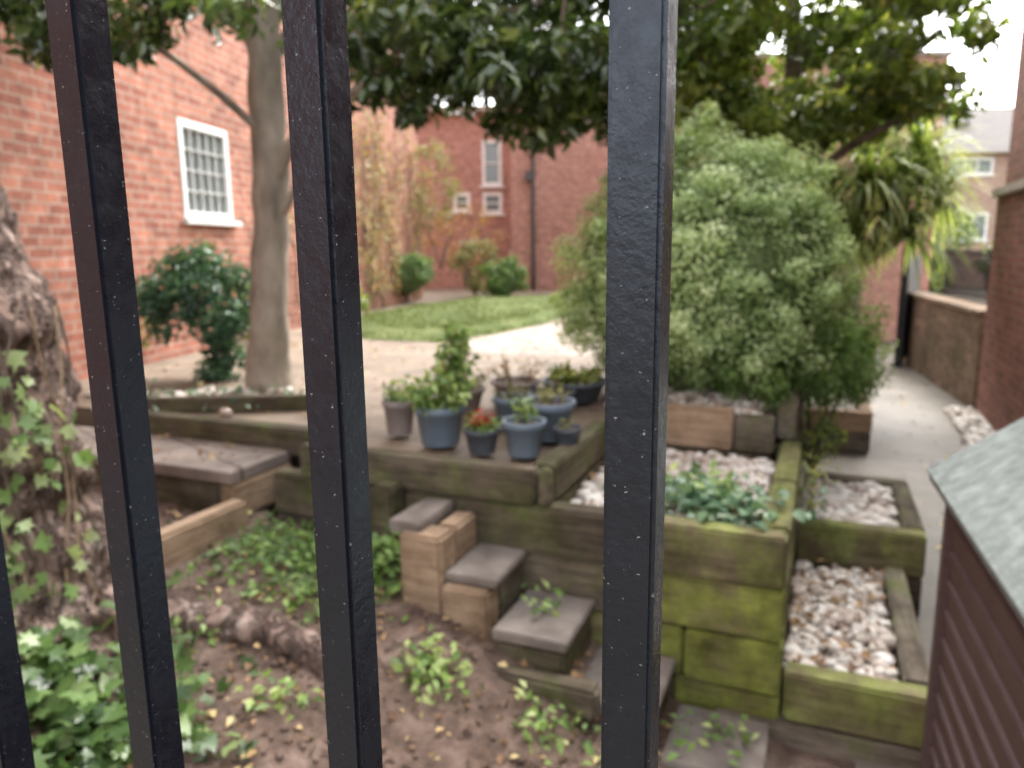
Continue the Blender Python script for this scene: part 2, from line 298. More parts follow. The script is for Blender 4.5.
for f,z in ((.5,.97),(.85,.92),(1,.856)):
    for p in lp: V.append((lc[0]+(p[0]-lc[0])*f,lc[1]+(p[1]-lc[1])*f,z))
for i in range(n):
    F.append((0,1+i,1+(i+1)%n))
    for k in range(2): F.append((1+k*n+i,1+k*n+n+i,1+k*n+n+(i+1)%n,1+k*n+(i+1)%n))
lawn=mk('lawn',V,F,mat_noise('lawn_turf',[(.3,(.065,.09,.025)),(.5,(.11,.145,.04)),(.7,(.18,.2,.075))],2.5,.95,1,.03,bscale=60),None,True)
gp=[];
for i in range(7000):
    r=math.sqrt(random.random()); k=random.random()*n; j=int(k); t=k-j; p=np.array(lp[j])*(1-t)+np.array(lp[(j+1)%n])*t; q=lc+(p-lc)*r
    gp.append((q[0],q[1],(.99-.14*r*r if r>.85 else .985-.07*r)))
gp=np.array(gp); gn=np.tile([0.,-1.,.2],(len(gp),1)); leaves('lawn_grass_blades',gp,gn,.04,.3,M['grass'],lawn,droop=-3)

dV=[];dF=[];na,nb=110,60
def dz(a,b):
    z=float(np.interp(a,[-2.32,-1.4,-1.1,-.77,-.4,.1],[.52,.43,.33,.25,.03,-.035]))
    z-= max(0,2.2-b)*.10
    if a<-2.33: z=.56+.05*min(1,(-2.33-a))
    z+=.035*noise.noise(Vector((a*3,b*3,0)))+.018*noise.noise(Vector((a*11,b*11,3)))
    return z
for i in range(na+1):
    for j in range(nb+1):
        a=-6+6.36*i/na; b=-.6+3.2*j/nb; dV.append(W(a,b,dz(a,b)))
for i in range(na):
    for j in range(nb): k=i*(nb+1)+j; dF.append((k,k+nb+1,k+nb+2,k+1))
soil=mk('garden_soil',dV,dF,M['dirt'],None,True)

# ---------------------------------------------------------------- timber raised beds
pl=empty('raised_timber_bed')
rows=[(.552,.75),(.352,.548),(.152,.348),(-.06,.148)]
cuts=[[-2.32,-1.62,-.62,-.07],[-2.32,-1.3,-.66,-.07],[-1.9,-.95,-.42,-.07],[-1.6,-.45,-.07]]
for r,(z0,z1) in enumerate(rows):
    cs=cuts[r]
    for i in range(len(cs)-1):
        mt=(M['mid'] if r==0 else M['green']) if cs[i]>-.97 else M['dark']
        off=random.uniform(-.008,.008)
        gbox('front_sleeper',cs[i]+.003,cs[i+1]-.003,2.6+off,2.7+off,z0,z1,mt,pl)
for r,(z0,z1) in enumerate(rows):
    gbox('side_sleeper',-.172,-.072,2.715,3.3,z0,z1,M['mid'],pl); gbox('side_sleeper',-.17,-.07,3.305,4.0,z0,z1,M['mid'],pl)
gbox('bed_soil',-1.0,-.18,2.72,3.81,.1,.66,M['dirt'],pl,0,0)
stones('white_pebbles',bedpts(-.93,-.2,2.74,3.78,.685,.044,2),.028,M['pebble'],pl,.2,1)
pa=empty('raised_timber_planter')
gbox('sleeper_front',-2.15,-1.01,2.59,2.69,.753,.895,M['dark'],pa); 
gbox('sleeper_front',-1.0,-.95,2.6,2.66,.753,.90,M['dark'],pa)
gbox('sleeper_side',-1.05,-.95,2.67,3.75,.753,.9,M['dark'],pa)
gbox('sleeper_side_low',-1.05,-.95,2.715,3.8,.55,.748,M['dark'],pa)
gbox('sleeper_left',-3.55,-2.16,2.87,2.97,.74,.88,M['dark'],pa)
pc=empty('raised_timber_planter')
gbox('sleeper_front',-.94,-.4,3.825,3.92,.72,.93,M['light'],pc); gbox('sleeper_front_dark',-.39,-.2,3.83,3.92,.72,.9,M['grey'],pc); gbox('sleeper_side',-.2,-.1,4.02,5.6,.75,.93,M['grey'],pc)
for k in range(3): gbox('sleeper_side',-.2,-.1,4.02,6.2,.13+.2*k,.325+.2*k,M['dark'],pc)
gbox('bed_soil',-1.2,-.21,3.93,6.2,.7,.87,M['dirt'],pc,0,0)
stones('white_pebbles',bedpts(-1.1,-.25,3.96,5.2,.885,.05,1),.03,M['pebble'],pc,.1,1)
pf=empty('pebble_bed')
gbox('front_sleeper',-.06,.42,2.6,2.7,.06,.25,M['mid'],pf); gbox('front_sleeper_low',-.3,.44,2.57,2.68,-.14,.055,M['grey'],pf)
gbox('side_sleeper',.33,.42,2.71,3.74,.05,.25,M['grey'],pf); gbox('bed_soil',-.065,.325,2.71,3.74,-.02,.17,M['dirt'],pf,0,0)
stones('pebbles',bedpts(-.04,.31,2.73,3.71,.19,.046,2),.030,M['pebble'],pf,0,1)
p2=empty('pebble_bed')
gbox('front_sleeper',-.06,.5,3.75,3.85,.2,.41,M['mid'],p2); gbox('front_sleeper_low',-.06,.5,3.76,3.86,-.02,.195,M['dark'],p2)
gbox('side_sleeper',.41,.5,3.86,4.6,.2,.41,M['dark'],p2); gbox('back_sleeper',-.06,.5,4.61,4.7,.2,.41,M['grey'],p2)
gbox('bed_soil',-.065,.405,3.87,4.6,-.02,.33,M['dirt'],p2,0,0)
stones('pebbles',bedpts(-.03,.39,3.88,4.58,.35,.05,2),.034,M['pebble'],p2,.3,1)
p3=empty('raised_timber_planter')
for k in range(2):
    gbox('front_sleeper',-.25,.42,6.8,6.9,.0+.18*k,.175+.18*k,M['light'] if k else M['grey'],p3); gbox('side_sleeper',.32,.42,6.91,8.3,.18*k,.175+.18*k,M['light'] if k else M['grey'],p3)
gbox('bed_soil',-.25,.31,6.91,8.3,0,.28,M['dirt'],p3,0,0); stones('pebbles',bedpts(-.2,.29,6.95,8.2,.3,.06,1),.035,M['pebble'],p3,.2,1)
st=empty('garden_steps')
gbox('tread',-1.5,-1.36,2.3,2.585,.69,.735,M['slab'],st,.006)
gbox('riser_block',-1.44,-1.26,2.27,2.4,.3,.70,M['light'],st,.012); gbox('riser_block',-1.35,-1.26,2.405,2.585,.3,.70,M['light'],st,.012)
gbox('tread',-1.25,-1.04,2.28,2.585,.535,.57,M['slab'],st,.006)
gbox('riser_block',-1.25,-1.06,2.25,2.36,.2,.53,M['light'],st,.012); gbox('riser_block',-1.14,-1.06,2.37,2.585,.2,.53,M['grey'],st,.012)
gbox('tread',-1.035,-.75,2.22,2.585,.375,.41,M['slab'],st,.006)
gbox('riser_block',-1.03,-.77,2.24,2.34,.1,.37,M['dark'],st,.012); gbox('riser_block',-.86,-.77,2.35,2.585,.1,.37,M['dark'],st,.012)
gbox('step_edging',-1.02,-.62,2.13,2.21,.2,.31,M['dark'],st,.012)
gbox('tread',-.73,-.44,2.2,2.585,.195,.23,M['slab'],st,.006)
gbox('riser_block',-.72,-.46,2.22,2.32,-.05,.19,M['dark'],st,.012); gbox('riser_block',-.55,-.46,2.33,2.585,-.05,.19,M['dark'],st,.012)
gbox('tread',-.42,-.1,2.22,2.56,.03,.065,M['slab'],st,.006); gbox('riser_block',-.42,-.1,2.13,2.215,-.05,.05,M['grey'],st,.012)
gbox('corner_post',-1.7,-1.6,2.49,2.59,.3,.79,M['dark'],st)
dk=empty('garden_deck')
gbox('deck_slabs',-4.6,-2.42,2.45,2.865,.72,.775,M['deck'],dk,.005,0); gbox('deck_riser',-2.51,-2.41,2.46,2.86,.55,.715,M['light'],dk); gbox('deck_riser',-4.6,-2.52,2.47,2.55,.55,.715,M['grey'],dk)
te=empty('timber_edging')
gbox('edging',-2.42,-2.33,1.4,2.45,.42,.665,M['light'],te,.012); gbox('edging_return',-3.4,-2.43,1.95,2.04,.5,.66,M['light'],te)

# ---------------------------------------------------------------- fence
fe=empty('black_railing_fence'); t3=.27
def bp(j): return (t3*(.169+.455*j),.984*t3*(1-.196*j))
for j in (1.35,0,-1,-2,-3,-4,-5,-6):
    x,y=bp(j); box('bar',(.0195,.0195,1.75),(x,y,1.375),-ANG,M['black'],fe,.0018)
x0,y0=bp(-6.5); x1,y1=bp(2.2); Lf=math.hypot(x1-x0,y1-y0)
for z in (2.15,.62): box('rail',(Lf,.03,.012),((x0+x1)/2,(y0+y1)/2,z),math.atan2(y1-y0,x1-x0),M['black'],fe,.002)

# ---------------------------------------------------------------- buildings
th=math.atan(.159); rotL=math.pi/2-th
bl=empty('brick_building'); oY=-3; O=(-4+.159*oY,oY,0); ln=(14.4-oY)/math.cos(th)
f=lambda Y:(Y-oY)/math.cos(th)
wn=(f(6.80),f(7.62),2.06,2.93)
wall('wall_side',ln,.5,7.5,[wn],O,rotL,M['brickL'],bl)
window(bl,*wn,O,rotL,5,4,.07,.06,.012)
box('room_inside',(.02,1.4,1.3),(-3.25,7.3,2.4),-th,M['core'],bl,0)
e=Vector((-4+.159*14.4,14.4,0)); wall('wall_end',8,.5,7.5,[],e+Vector((-.02,-.02,0)),math.pi-th,M['brickL'],bl)
R=Matrix.Rotation(rotL,4,'Z')
for Y,z,w,h in ((4.95,1.42,.2,.14),(9.4,1.3,.22,.15)):
    c=Vector(O)+R@Vector((f(Y),-.012,z)); box('air_vent',(w,.02,h),c,rotL,M['pipe'],bl,.003)
bf=empty('brick_building')
ops=[(3.25,3.72,3.25,4.3),(3.25,3.72,2.6,3.1),(2.55,2.95,2.65,3.1)]
O2=(-3.9,18.2,0); wall('wall_front',4.2,.5,4.9,ops,O2,0,M['brickF'],bf)
for o in ops: window(bf,*o,O2,0,1,2,.08,.06,.03)
O3=(.02,16.6,0); wall('wall_front_projecting',9,.5,5.6,[],O3,0,M['brickF'],bf)
wall('wall_return',1.45,.5,5.59,[],(.03,18.19,0),-math.pi/2,M['brickF'],bf,.2)
tube('drain_pipe',[(.5,16.52,.8),(.5,16.52,5.6)],[.045,.045],M['pipe'],bf)
box('wall_lamp',(.16,.14,.2),(.42,16.5,3.3),0,M['pipe'],bf,.02)
box('eaves',(4.1,.5,.12),(-1.95,18.2,4.97),0,M['stone'],bf,.01)
br=empty('brick_building'); wall('wall_front',5.0,-.02,5.0,[(1.2,2.2,2.2,3.3)],(2.75,13.8,0),0,M['brickF'],br); window(br,1.2,2.2,2.2,3.3,(2.75,13.8,0),0,2,2)
wall('wall_side',5.5,-.02,4.99,[],(7.74,14.06,0),math.pi/2,M['brickF'],br,.2); box('coping',(5.1,.4,.08),(5.25,13.95,5.045),0,M['stone'],br,.01)
dh=empty('brick_house'); hx,hy=17.1,31
wall('wall_front',12,-.02,5.4,[(1.3,3.1,4.5,5.2),(4.2,6,4.5,5.2),(1.3,3.1,1.9,3.0)],(hx-.6,hy,0),0,M['brickP'],dh)
for o in ((1.3,3.1,4.5,5.2),(4.2,6,4.5,5.2),(1.3,3.1,1.9,3.0)): window(dh,*o,(hx-.6,hy,0),0,3,1,.1,.06,.06)
mk('roof',[(hx-1,hy-.4,5.35),(hx+12,hy-.4,5.35),(hx+12,hy+3.5,7.7),(hx-1,hy+3.5,7.7),(hx-1,hy+7.4,5.35),(hx+12,hy+7.4,5.35)],[(0,1,2,3),(3,2,5,4)],M['tile'],dh)
mk('gable',[(hx-.6,hy+.3,-.02),(hx-.6,hy+7,-.02),(hx-.6,hy+7,5.4),(hx-.6,hy+3.5,7.5),(hx-.6,hy+.3,5.4)],[(0,1,2,3,4)],M['brickP'],dh)
box('roof_window',(1,.08,.7),(hx+2.2,hy+2.2,7.0),0,M['white'],dh,.01,rotx=math.radians(31))
bR=empty('brick_building')
wall('wall_side',9,-.02,2.2,[],W(1.52,8.9),-ANG-math.pi/2,M['brickR'],bR)
wall('wall_side_upper',9,2.29,6.5,[],W(1.57,8.87),-ANG-math.pi/2,M['brickR'],bR)
gbox('string_course',1.47,1.9,-.1,8.94,2.203,2.287,M['stone'],bR,.01,0)
wall('wall_end',6,-.02,6.49,[],W(7.6,8.85),-ANG+math.pi,M['brickR'],bR,.2)
gw=empty('garden_brick_wall'); p0=Vector((4.93,7.75,0));p1=Vector((6.0,11.3,0)); d=p1-p0; rg=math.atan2(d.y,d.x)
wall('wall',d.length,-.02,1.0,[],p1,rg+math.pi,M['brickB'],gw,.25)
cc=(p0+p1)/2+Vector((math.sin(rg),-math.cos(rg),0))*.12; box('coping',(d.length,.3,.06),(cc.x,cc.y,1.032),rg,M['brickB'],gw,.01)
rl=empty('black_railings')
for i in range(22):
    p=p0+d*(.35+.03*i)+Vector((math.sin(rg),-math.cos(rg),0))*.5; box('bar',(.02,.02,.75),(p.x,p.y,1.3),rg,M['black'],rl,.003)
for z in (1.62,1.1):
    pm=p0+d*.665+Vector((math.sin(rg),-math.cos(rg),0))*.5; box('rail',(d.length*.68,.035,.03),(pm.x,pm.y,z),rg,M['black'],rl,.003)
ga=empty('black_metal_gate')
g0=Vector((5.66,10.7,0)); gd=Vector((.62,.78,0)).normalized(); rot=math.atan2(gd.y,gd.x)
box('post',(.1,.1,1.75),g0+Vector((0,0,.87)),rot,M['black'],ga,.006)
for i in range(9): box('bar',(.02,.02,1.4),g0+gd*(.12+.1*i)+Vector((0,0,.85)),rot,M['black'],ga,.003)
for z in (.12,.85,1.58): box('rail',(.9,.03,.05),g0+gd*.5+Vector((0,0,z)),rot,M['black'],ga,.003)
box('panel',(.86,.012,1.4),g0+gd*.5+Vector((.03,0,.85)),rot,M['black'],ga,.003)
P=bedpts(1.25,1.5,6.9,8.9,.03,.06,1); stones('white_pebble_strip',P,.04,M['pebble'],None,.4,1)

# ---------------------------------------------------------------- shed
sh=empty('garden_shed'); rs=-math.radians(19.8); Rs=Matrix.Rotation(rs,4,'Z'); so=Vector((1.165,1.955,0))
def sp(a,b,z): return so+Rs@Vector((a,b,z))
zE=1.135; 
for k in range(13):
    z=.02+.084*k; box('plank',(.016,1.75,.08),sp(.045,-.04-.875,z+.04),rs,M['shed'],sh,.003,roty=math.radians(-7))
box('inner_wall',(.02,1.75,1.06),sp(.062,-.915,.55),rs,M['shed'],sh,0)
V=[sp(.04,-.035,0),sp(1.06,-.035,0),sp(1.06,-.035,zE),sp(.55,-.035,zE+.40),sp(.04,-.035,zE)]; mk('end_wall',V,[(0,1,2,3,4)],M['shed'],sh)
V=[sp(.04,-1.8,0),sp(1.06,-1.8,0),sp(1.06,-1.8,zE),sp(.55,-1.8,zE+.40),sp(.04,-1.8,zE)]; mk('end_wall',V,[(4,3,2,1,0)],M['shed'],sh)
box('corner_post',(.045,.045,1.1),sp(.045,-.045,.55),rs,M['shed'],sh,.004)
sl=math.atan(.75); Lr=.57/math.cos(sl)
for s in (0,1):
    cx=.275 if s==0 else .825
    box('roof_felt',(Lr+.02,1.9,.014),sp(cx,-.92,zE+.006+.412*.5),rs,M['felt'],sh,.004,roty=-sl if s==0 else sl)
    box('roof_board',(Lr,1.86,.02),sp(cx,-.92,zE-.014+.412*.5),rs,M['shed'],sh,.003,roty=-sl if s==0 else sl)
box('eave_drip',(.012,1.9,.045),sp(-.004,-.92,zE-.012),rs,M['felt'],sh,.003)
mk('torn_felt',[sp(-.014,.02,zE+.02),sp(.02,.032,zE+.035),sp(.01,.034,zE-.02),sp(-.016,.02,zE-.025)],[(0,1,2,3)],M['white'],sh)

# ---------------------------------------------------------------- pots
M['pot_blue']=mat_plain('pot_blue_grey',(.165,.215,.275),.45); M['pot_dark']=mat_plain('pot_charcoal',(.08,.095,.115),.5); M['pot_grey']=mat_plain('pot_mauve',(.28,.23,.215),.7)
def pot(x,y,r,h,mat,z=.872):
    e=empty('plant_pot')
    prof=[(r*.01,.0),(r*.72,0),(r*.74,.004),(r*.93,h*.8),(r*1.0,h*.81),(r*1.03,h*.83),(r*1.04,h*.99),(r*1.02,h),(r*.94,h),(r*.92,h*.97),(r*.88,h*.8),(r*.6,h*.2)]
    lathe('pot',prof,mat,e,(x,y,z)); V=[(x,y,z+h*.86)]+[(x+r*.9*math.cos(i*.2618),y+r*.9*math.sin(i*.2618),z+h*.83) for i in range(24)]
    mk('compost',V,[(0,1+i,1+(i+1)%24) for i in range(24)],M['dirt'],e); return e,Vector((x,y,z+h*.85))
def sprig(e,c,R,H,n,size,mat,stems=14,wr=.5,spread=1):
    P=[];Nn=[]
    for s in range(stems):
        an=random.uniform(0,6.28); rr=R*math.sqrt(random.random())*spread; hh=H*random.uniform(.55,1)*(1-.4*(rr/R)**2)
        p0=Vector((c.x+.4*rr*math.cos(an),c.y+.4*rr*math.sin(an),c.z)); p1=Vector((c.x+rr*math.cos(an),c.y+rr*math.sin(an),c.z+hh))
        tube('stem',[p0,(p0+p1)/2+Vector((0,0,hh*.1)),p1],[.003,.0025,.0012],M['twig'],e,5,sub=2)
        for k in range(n//stems):
            t=random.uniform(.2,1.02); q=p0.lerp(p1,t); d=Vector((random.gauss(0,1),random.gauss(0,1),random.gauss(.4,.6))).normalized()
            P.append(q+d*random.uniform(.0,.03)); Nn.append(Vector((d.x,d.y,abs(d.z)+.5)))
    leaves('foliage',np.array([p[:] for p in P]),np.array([p[:] for p in Nn]),size,wr,mat,e)
e,c=pot(-.333,3.32,.118,.185,M['pot_blue']); sprig(e,c,.2,.24,460,.045,M['lf_green'],26); sprig(e,c+Vector((.08,.05,.12)),.08,.3,260,.05,M['lf_green'],9)
e,c=pot(-.55,3.52,.08,.17,M['pot_grey']); sprig(e,c,.09,.14,90,.03,M['lf_green'],10)
e,c=pot(-.135,3.16,.08,.11,M['pot_dark']); sprig(e,c,.08,.09,160,.03,M['lf_green'],12); sprig(e,c+Vector((0,0,.03)),.07,.08,46,.03,M['lf_red'],10,.8)
e,c=pot(.05,3.11,.093,.155,M['pot_blue']); sprig(e,c,.04,.17,60,.05,M['lf_green'],8,.25)
e,c=pot(.17,3.40,.125,.18,M['pot_blue']); sprig(e,c,.13,.1,60,.03,M['lf_blush'],10)
e,c=pot(-.0,3.62,.1,.16,M['pot_blue']); sprig(e,c,.13,.12,60,.03,M['lf_blush'],10)
e,c=pot(.245,3.2,.062,.1,M['pot_dark']); sprig(e,c,.05,.06,30,.02,M['lf_blush'],6)
e,c=pot(.37,4.3,.19,.12,M['pot_dark']); sprig(e,c,.2,.13,420,.04,M['lf_mid'],22)
e,c=pot(.22,4.05,.13,.1,M['pot_dark']); sprig(e,c,.12,.08,100,.03,M['lf_blush'],10)
e,c=pot(-.28,4.0,.13,.14,M['pot_grey']); sprig(e,c,.2,.2,160,.035,M['lf_blush'],16)
e,c=pot(.02,4.25,.14,.13,M['pot_grey']); sprig(e,c,.2,.2,120,.035,M['lf_rust'],18,.25)

# ---------------------------------------------------------------- trees & shrubs
bu=empty('variegated_bush'); bc=np.array([1.2,4.62,1.55])
def lob(d): return 1+.15*noise.noise(Vector(d*2.0))+.09*noise.noise(Vector(d*5.5))
cl=[]
for i in range(250):
    d=unit(RNG.normal(0,1,(1,3)))[0]
    if d[2]<-.75 or d[1]>.6: continue
    rz=.88 if d[2]>0 else .72; r=RNG.uniform(.88,1.04)*lob(d)
    hor=.87*(1-.10*max(d[2],0))
    cl.append((bc[0]+d[0]*hor*r,bc[1]+d[1]*.8*r,bc[2]+d[2]*rz*r,*(RNG.uniform(.06,.12)*np.array([1,1,.85]))))
for i in range(46): cl.append((1.80+RNG.normal(0,.16),4.5+RNG.normal(0,.2),1.2+RNG.normal(0,.15),.12,.12,.11))
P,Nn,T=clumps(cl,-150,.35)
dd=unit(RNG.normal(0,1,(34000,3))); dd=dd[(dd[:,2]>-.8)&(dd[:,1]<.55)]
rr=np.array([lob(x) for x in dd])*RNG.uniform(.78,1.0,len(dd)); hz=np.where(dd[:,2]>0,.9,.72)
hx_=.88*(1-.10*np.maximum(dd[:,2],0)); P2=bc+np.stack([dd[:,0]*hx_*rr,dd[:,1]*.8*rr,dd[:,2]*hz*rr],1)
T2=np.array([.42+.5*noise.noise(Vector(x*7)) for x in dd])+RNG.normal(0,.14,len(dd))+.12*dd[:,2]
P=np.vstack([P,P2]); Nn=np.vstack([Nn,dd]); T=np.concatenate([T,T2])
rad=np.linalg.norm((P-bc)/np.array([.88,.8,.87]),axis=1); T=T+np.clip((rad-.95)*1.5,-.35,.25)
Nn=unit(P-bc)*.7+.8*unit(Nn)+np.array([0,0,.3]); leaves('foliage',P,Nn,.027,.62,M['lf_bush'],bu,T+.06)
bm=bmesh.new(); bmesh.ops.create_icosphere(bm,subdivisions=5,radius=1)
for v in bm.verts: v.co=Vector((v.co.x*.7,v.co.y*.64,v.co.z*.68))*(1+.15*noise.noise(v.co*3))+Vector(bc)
me=D.meshes.new('shade_core'); bm.to_mesh(me); bm.free(); me.materials.append(M['coreb']); link(D.objects.new('shade_core',me),bu)  # added solid core, its colour stands for shadow among the branches
for i in range(5): tube('stem',[(1.2+.05*i,4.6,.8),(1.1+.08*i,4.62+.03*i,1.2)],[.03,.02],M['twig'],bu,6)
dr=empty('trailing_shrub'); cl=[]
for i in range(120):
    t=RNG.uniform(0,1); cl.append((1.15+1.0*t+RNG.normal(0,.05),4.2+RNG.normal(0,.12)+.15*t,.93+.5*RNG.uniform(0,1)-.06*t,.1,.1,.12))
P,Nn,T=clumps(cl,-110,.2); leaves('foliage',P,Nn,.042,.26,M['lf_green'],dr,T-.08,droop=1.6)

t1=empty('evergreen_tree'); b=(-1.6,4.8)
tube('trunk',[(b[0],b[1],.8),(b[0]+.0,b[1],.95),(b[0]+.05,b[1],1.5),(b[0]+.09,b[1]+.03,2.2),(b[0]+.11,b[1],2.9),(b[0]+.12,b[1],3.6),(b[0]+.1,b[1],4.6)],[.185,.145,.12,.11,.1,.09,.07],M['trunk'],t1,30,.2,5)
def branch(par,pts,r0,r1,mat=None): tube('branch',pts,[r0+(r1-r0)*i/(len(pts)-1) for i in range(len(pts))],mat or M['trunk'],par,8,.1,8)
branch(t1,[(-1.5,4.8,2.15),(-1.25,4.7,2.5),(-.9,4.6,2.68),(-.4,4.5,2.95),(.2,4.4,3.1)],.045,.015)
branch(t1,[(-1.5,4.8,2.45),(-1.8,4.6,2.75),(-2.2,4.5,3.0),(-3.0,4.4,3.15)],.03,.01)
branch(t1,[(-1.5,4.8,2.7),(-1.4,5.0,3.1),(-1.0,5.3,3.6)],.05,.02)
branch(t1,[(-1.5,4.8,2.9),(-1.9,5.2,3.4),(-2.6,5.5,3.8)],.05,.02)
branch(t1,[(-1.5,4.8,1.95),(-1.38,4.75,2.05),(-1.28,4.72,2.3)],.03,.015)
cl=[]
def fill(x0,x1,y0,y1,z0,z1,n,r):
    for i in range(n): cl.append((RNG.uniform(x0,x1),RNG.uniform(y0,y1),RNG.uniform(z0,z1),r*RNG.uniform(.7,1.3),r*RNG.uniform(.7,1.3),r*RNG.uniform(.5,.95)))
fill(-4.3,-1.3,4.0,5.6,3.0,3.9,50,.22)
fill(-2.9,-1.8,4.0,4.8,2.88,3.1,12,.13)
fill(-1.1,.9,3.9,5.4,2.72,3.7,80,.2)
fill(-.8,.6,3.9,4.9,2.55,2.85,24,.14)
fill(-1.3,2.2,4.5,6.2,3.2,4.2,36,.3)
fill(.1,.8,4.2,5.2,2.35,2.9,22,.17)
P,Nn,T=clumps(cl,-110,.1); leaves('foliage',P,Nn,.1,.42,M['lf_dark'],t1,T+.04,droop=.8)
for i in range(70):
    c=cl[int(RNG.integers(len(cl)))]; 
    if c[2]<3.4: branch(t1,[(c[0],c[1],c[2]-.1),(c[0]+RNG.normal(0,.1),c[1]+.1,c[2]+.1),(c[0]+RNG.normal(0,.3),c[1]+.2,c[2]+.5)],.005,.014,M['twig'])
t2=empty('magnolia_tree')
def br2(pts,r0,r1): branch(t2,pts,r0,r1,M['twig'])
tube('trunk',[(2.05,6.3,.8),(2.1,6.3,1.8),(2.2,6.3,2.5),(2.3,6.3,3.2),(2.2,6.4,4.2)],[.13,.11,.09,.07,.05],M['twig'],t2,12,.1)
br2([(2.15,6.3,1.9),(2.5,6.25,2.5),(2.9,6.2,3.0),(3.4,6.2,3.4)],.07,.03); br2([(2.1,6.3,2.0),(1.9,6.2,2.6),(1.5,6.1,3.2),(1.0,6,3.6)],.06,.02)
br2([(2.3,6.28,2.2),(2.75,6.1,2.55),(3.1,6,2.75)],.045,.02); br2([(2.15,6.2,2.0),(2.25,6.0,2.5),(2.5,5.8,3.0)],.05,.02)
cl=[]
for i in range(150):
    d=unit(RNG.normal(0,1,(1,3)))[0]; r=RNG.uniform(.3,1)**.6
    x=2.25+d[0]*1.4*r; y=6.3+d[1]*1.4*r; z=3.6+d[2]*1.1*r
    if z<2.5+.12*abs(x-2.3)+RNG.uniform(-.1,.2): continue
    cl.append((x,y,z,*(RNG.uniform(.15,.26)*np.array([1,1,.7]))))
fill(.7,1.5,5.6,6.5,2.75,3.5,28,.2); fill(1.5,3.2,5.6,6.8,2.62,3.1,34,.17); fill(3.0,3.55,5.8,6.5,2.85,3.7,12,.17)
P,Nn,T=clumps(cl,-105,.1); leaves('foliage',P,Nn,.105,.42,M['lf_mid'],t2,T+.08,droop=.6)
yu=empty('cordyline_tree'); tube('trunk',[(3.65,8.1,.0),(3.7,8.1,1.2),(3.75,8.1,2.2)],[.12,.1,.08],M['trunk'],yu,12,.1)
heads=[(3.75,8.0,2.5),(4.15,8.0,2.4),(3.3,7.9,2.2),(3.9,7.8,2.1),(4.35,8.2,2.75),(3.2,8.0,2.6),(4.5,8.0,2.15),(3.75,8.2,3.0),(3.5,7.7,1.8),(4.1,7.8,1.85),(3.1,7.7,1.9),(4.4,8.1,2.5),(3.6,7.7,2.35)]
V=[];F=[];C=[]
for h in heads:
    tube('stem',[(3.75,8.1,1.5),h],[.05,.04],M['trunk'],yu,8)
    for i in range(125):
        an=random.uniform(0,6.28); el=random.uniform(-.3,1.4); Ls=random.uniform(.5,.85); d=Vector((math.cos(an)*math.cos(el),math.sin(an)*math.cos(el),math.sin(el))); p=Vector(h); wd=.016
        side=d.cross(Vector((0,0,1))).normalized(); tn=random.random(); b0=len(V)
        for s in range(8):
            w=wd*(1-(s/7)**2)+.001; V+= [p-side*w,p+side*w]; C+=[min(1,tn*.55+.45*(s/7)*(.6+.4*(h[0]-3.1)))]*2
            p=p+d*Ls/7; d=(d+Vector((0,0,-.26))).normalized()
            if s: F.append((b0+2*s-2,b0+2*s-1,b0+2*s+1,b0+2*s))
bulk('foliage',[v[:] for v in V],F,4,np.array(C),M['lf_yucca'],yu)
def shrub(name,clist,per,size,wr,mat,shell=.3,tone=0,core=None,stem=None,droop=.3):
    e=empty(name); P,Nn,T=clumps(clist,per,shell); leaves('foliage',P,Nn,size,wr,mat,e,T+tone,droop=droop)
    if core:
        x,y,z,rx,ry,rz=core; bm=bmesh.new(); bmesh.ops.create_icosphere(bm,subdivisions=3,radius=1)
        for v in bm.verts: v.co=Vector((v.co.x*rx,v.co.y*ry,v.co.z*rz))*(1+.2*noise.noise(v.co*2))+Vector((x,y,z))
        me=D.meshes.new('shade_core'); bm.to_mesh(me); bm.free(); me.materials.append(M['core']); link(D.objects.new('shade_core',me),e)  # added dark filler standing for shade behind the leaves
    if stem:
        for k in range(5):
            a=random.uniform(0,6.28); tube('stem',[stem,(stem[0]+.1*math.cos(a),stem[1]+.1*math.sin(a),stem[2]+.35),(stem[0]+.28*math.cos(a),stem[1]+.25*math.sin(a),stem[2]+.75)],[.018,.013,.006],M['twig'],e,6)
    return e
def ball(c,R,n,r):
    o=[]
    for i in range(n):
        d=unit(RNG.normal(0,1,(1,3)))[0]; k=RNG.uniform(.6,1); o.append((c[0]+d[0]*R[0]*k,c[1]+d[1]*R[1]*k,c[2]+d[2]*R[2]*k,r,r,r*.8))
    return o
shrub('evergreen_shrub',ball((-2.2,5.3,1.45),(.43,.36,.33),60,.13)+ball((-2.05,5.2,1.0),(.2,.16,.16),10,.09),-62,.062,.45,M['lf_shrub'],stem=(-2.1,5.3,.84))
shrub('clipped_box_bush',ball((-1.85,13,1.35),(.5,.42,.34),50,.16),-90,.05,.6,M['lf_green'],tone=-.3,core=(-1.85,13,1.35,.46,.4,.32))
shrub('garden_shrub',ball((-.7,14.3,1.5),(.4,.35,.55),26,.18),-50,.07,.5,M['lf_blush'],stem=(-.7,14.3,.85))
shrub('garden_shrub',ball((-.15,13.6,1.25),(.4,.3,.4),22,.16),-60,.07,.5,M['lf_green'],tone=-.25,core=(-.15,13.6,1.2,.3,.2,.3))
shrub('garden_shrub',ball((-1.4,14.0,2.9),(.5,.4,.9),30,.22),-36,.07,.5,M['lf_blush'],.1,stem=(-1.3,14,1.4))
shrub('garden_shrub',ball((-.9,15.0,2.0),(.8,.4,.7),24,.22),-36,.07,.5,M['lf_rust'],.1,stem=(-.9,15,1.0))
shrub('low_shrub',ball((-2.35,10.5,1.05),(.35,.6,.18),16,.14),-50,.06,.5,M['lf_mid'])
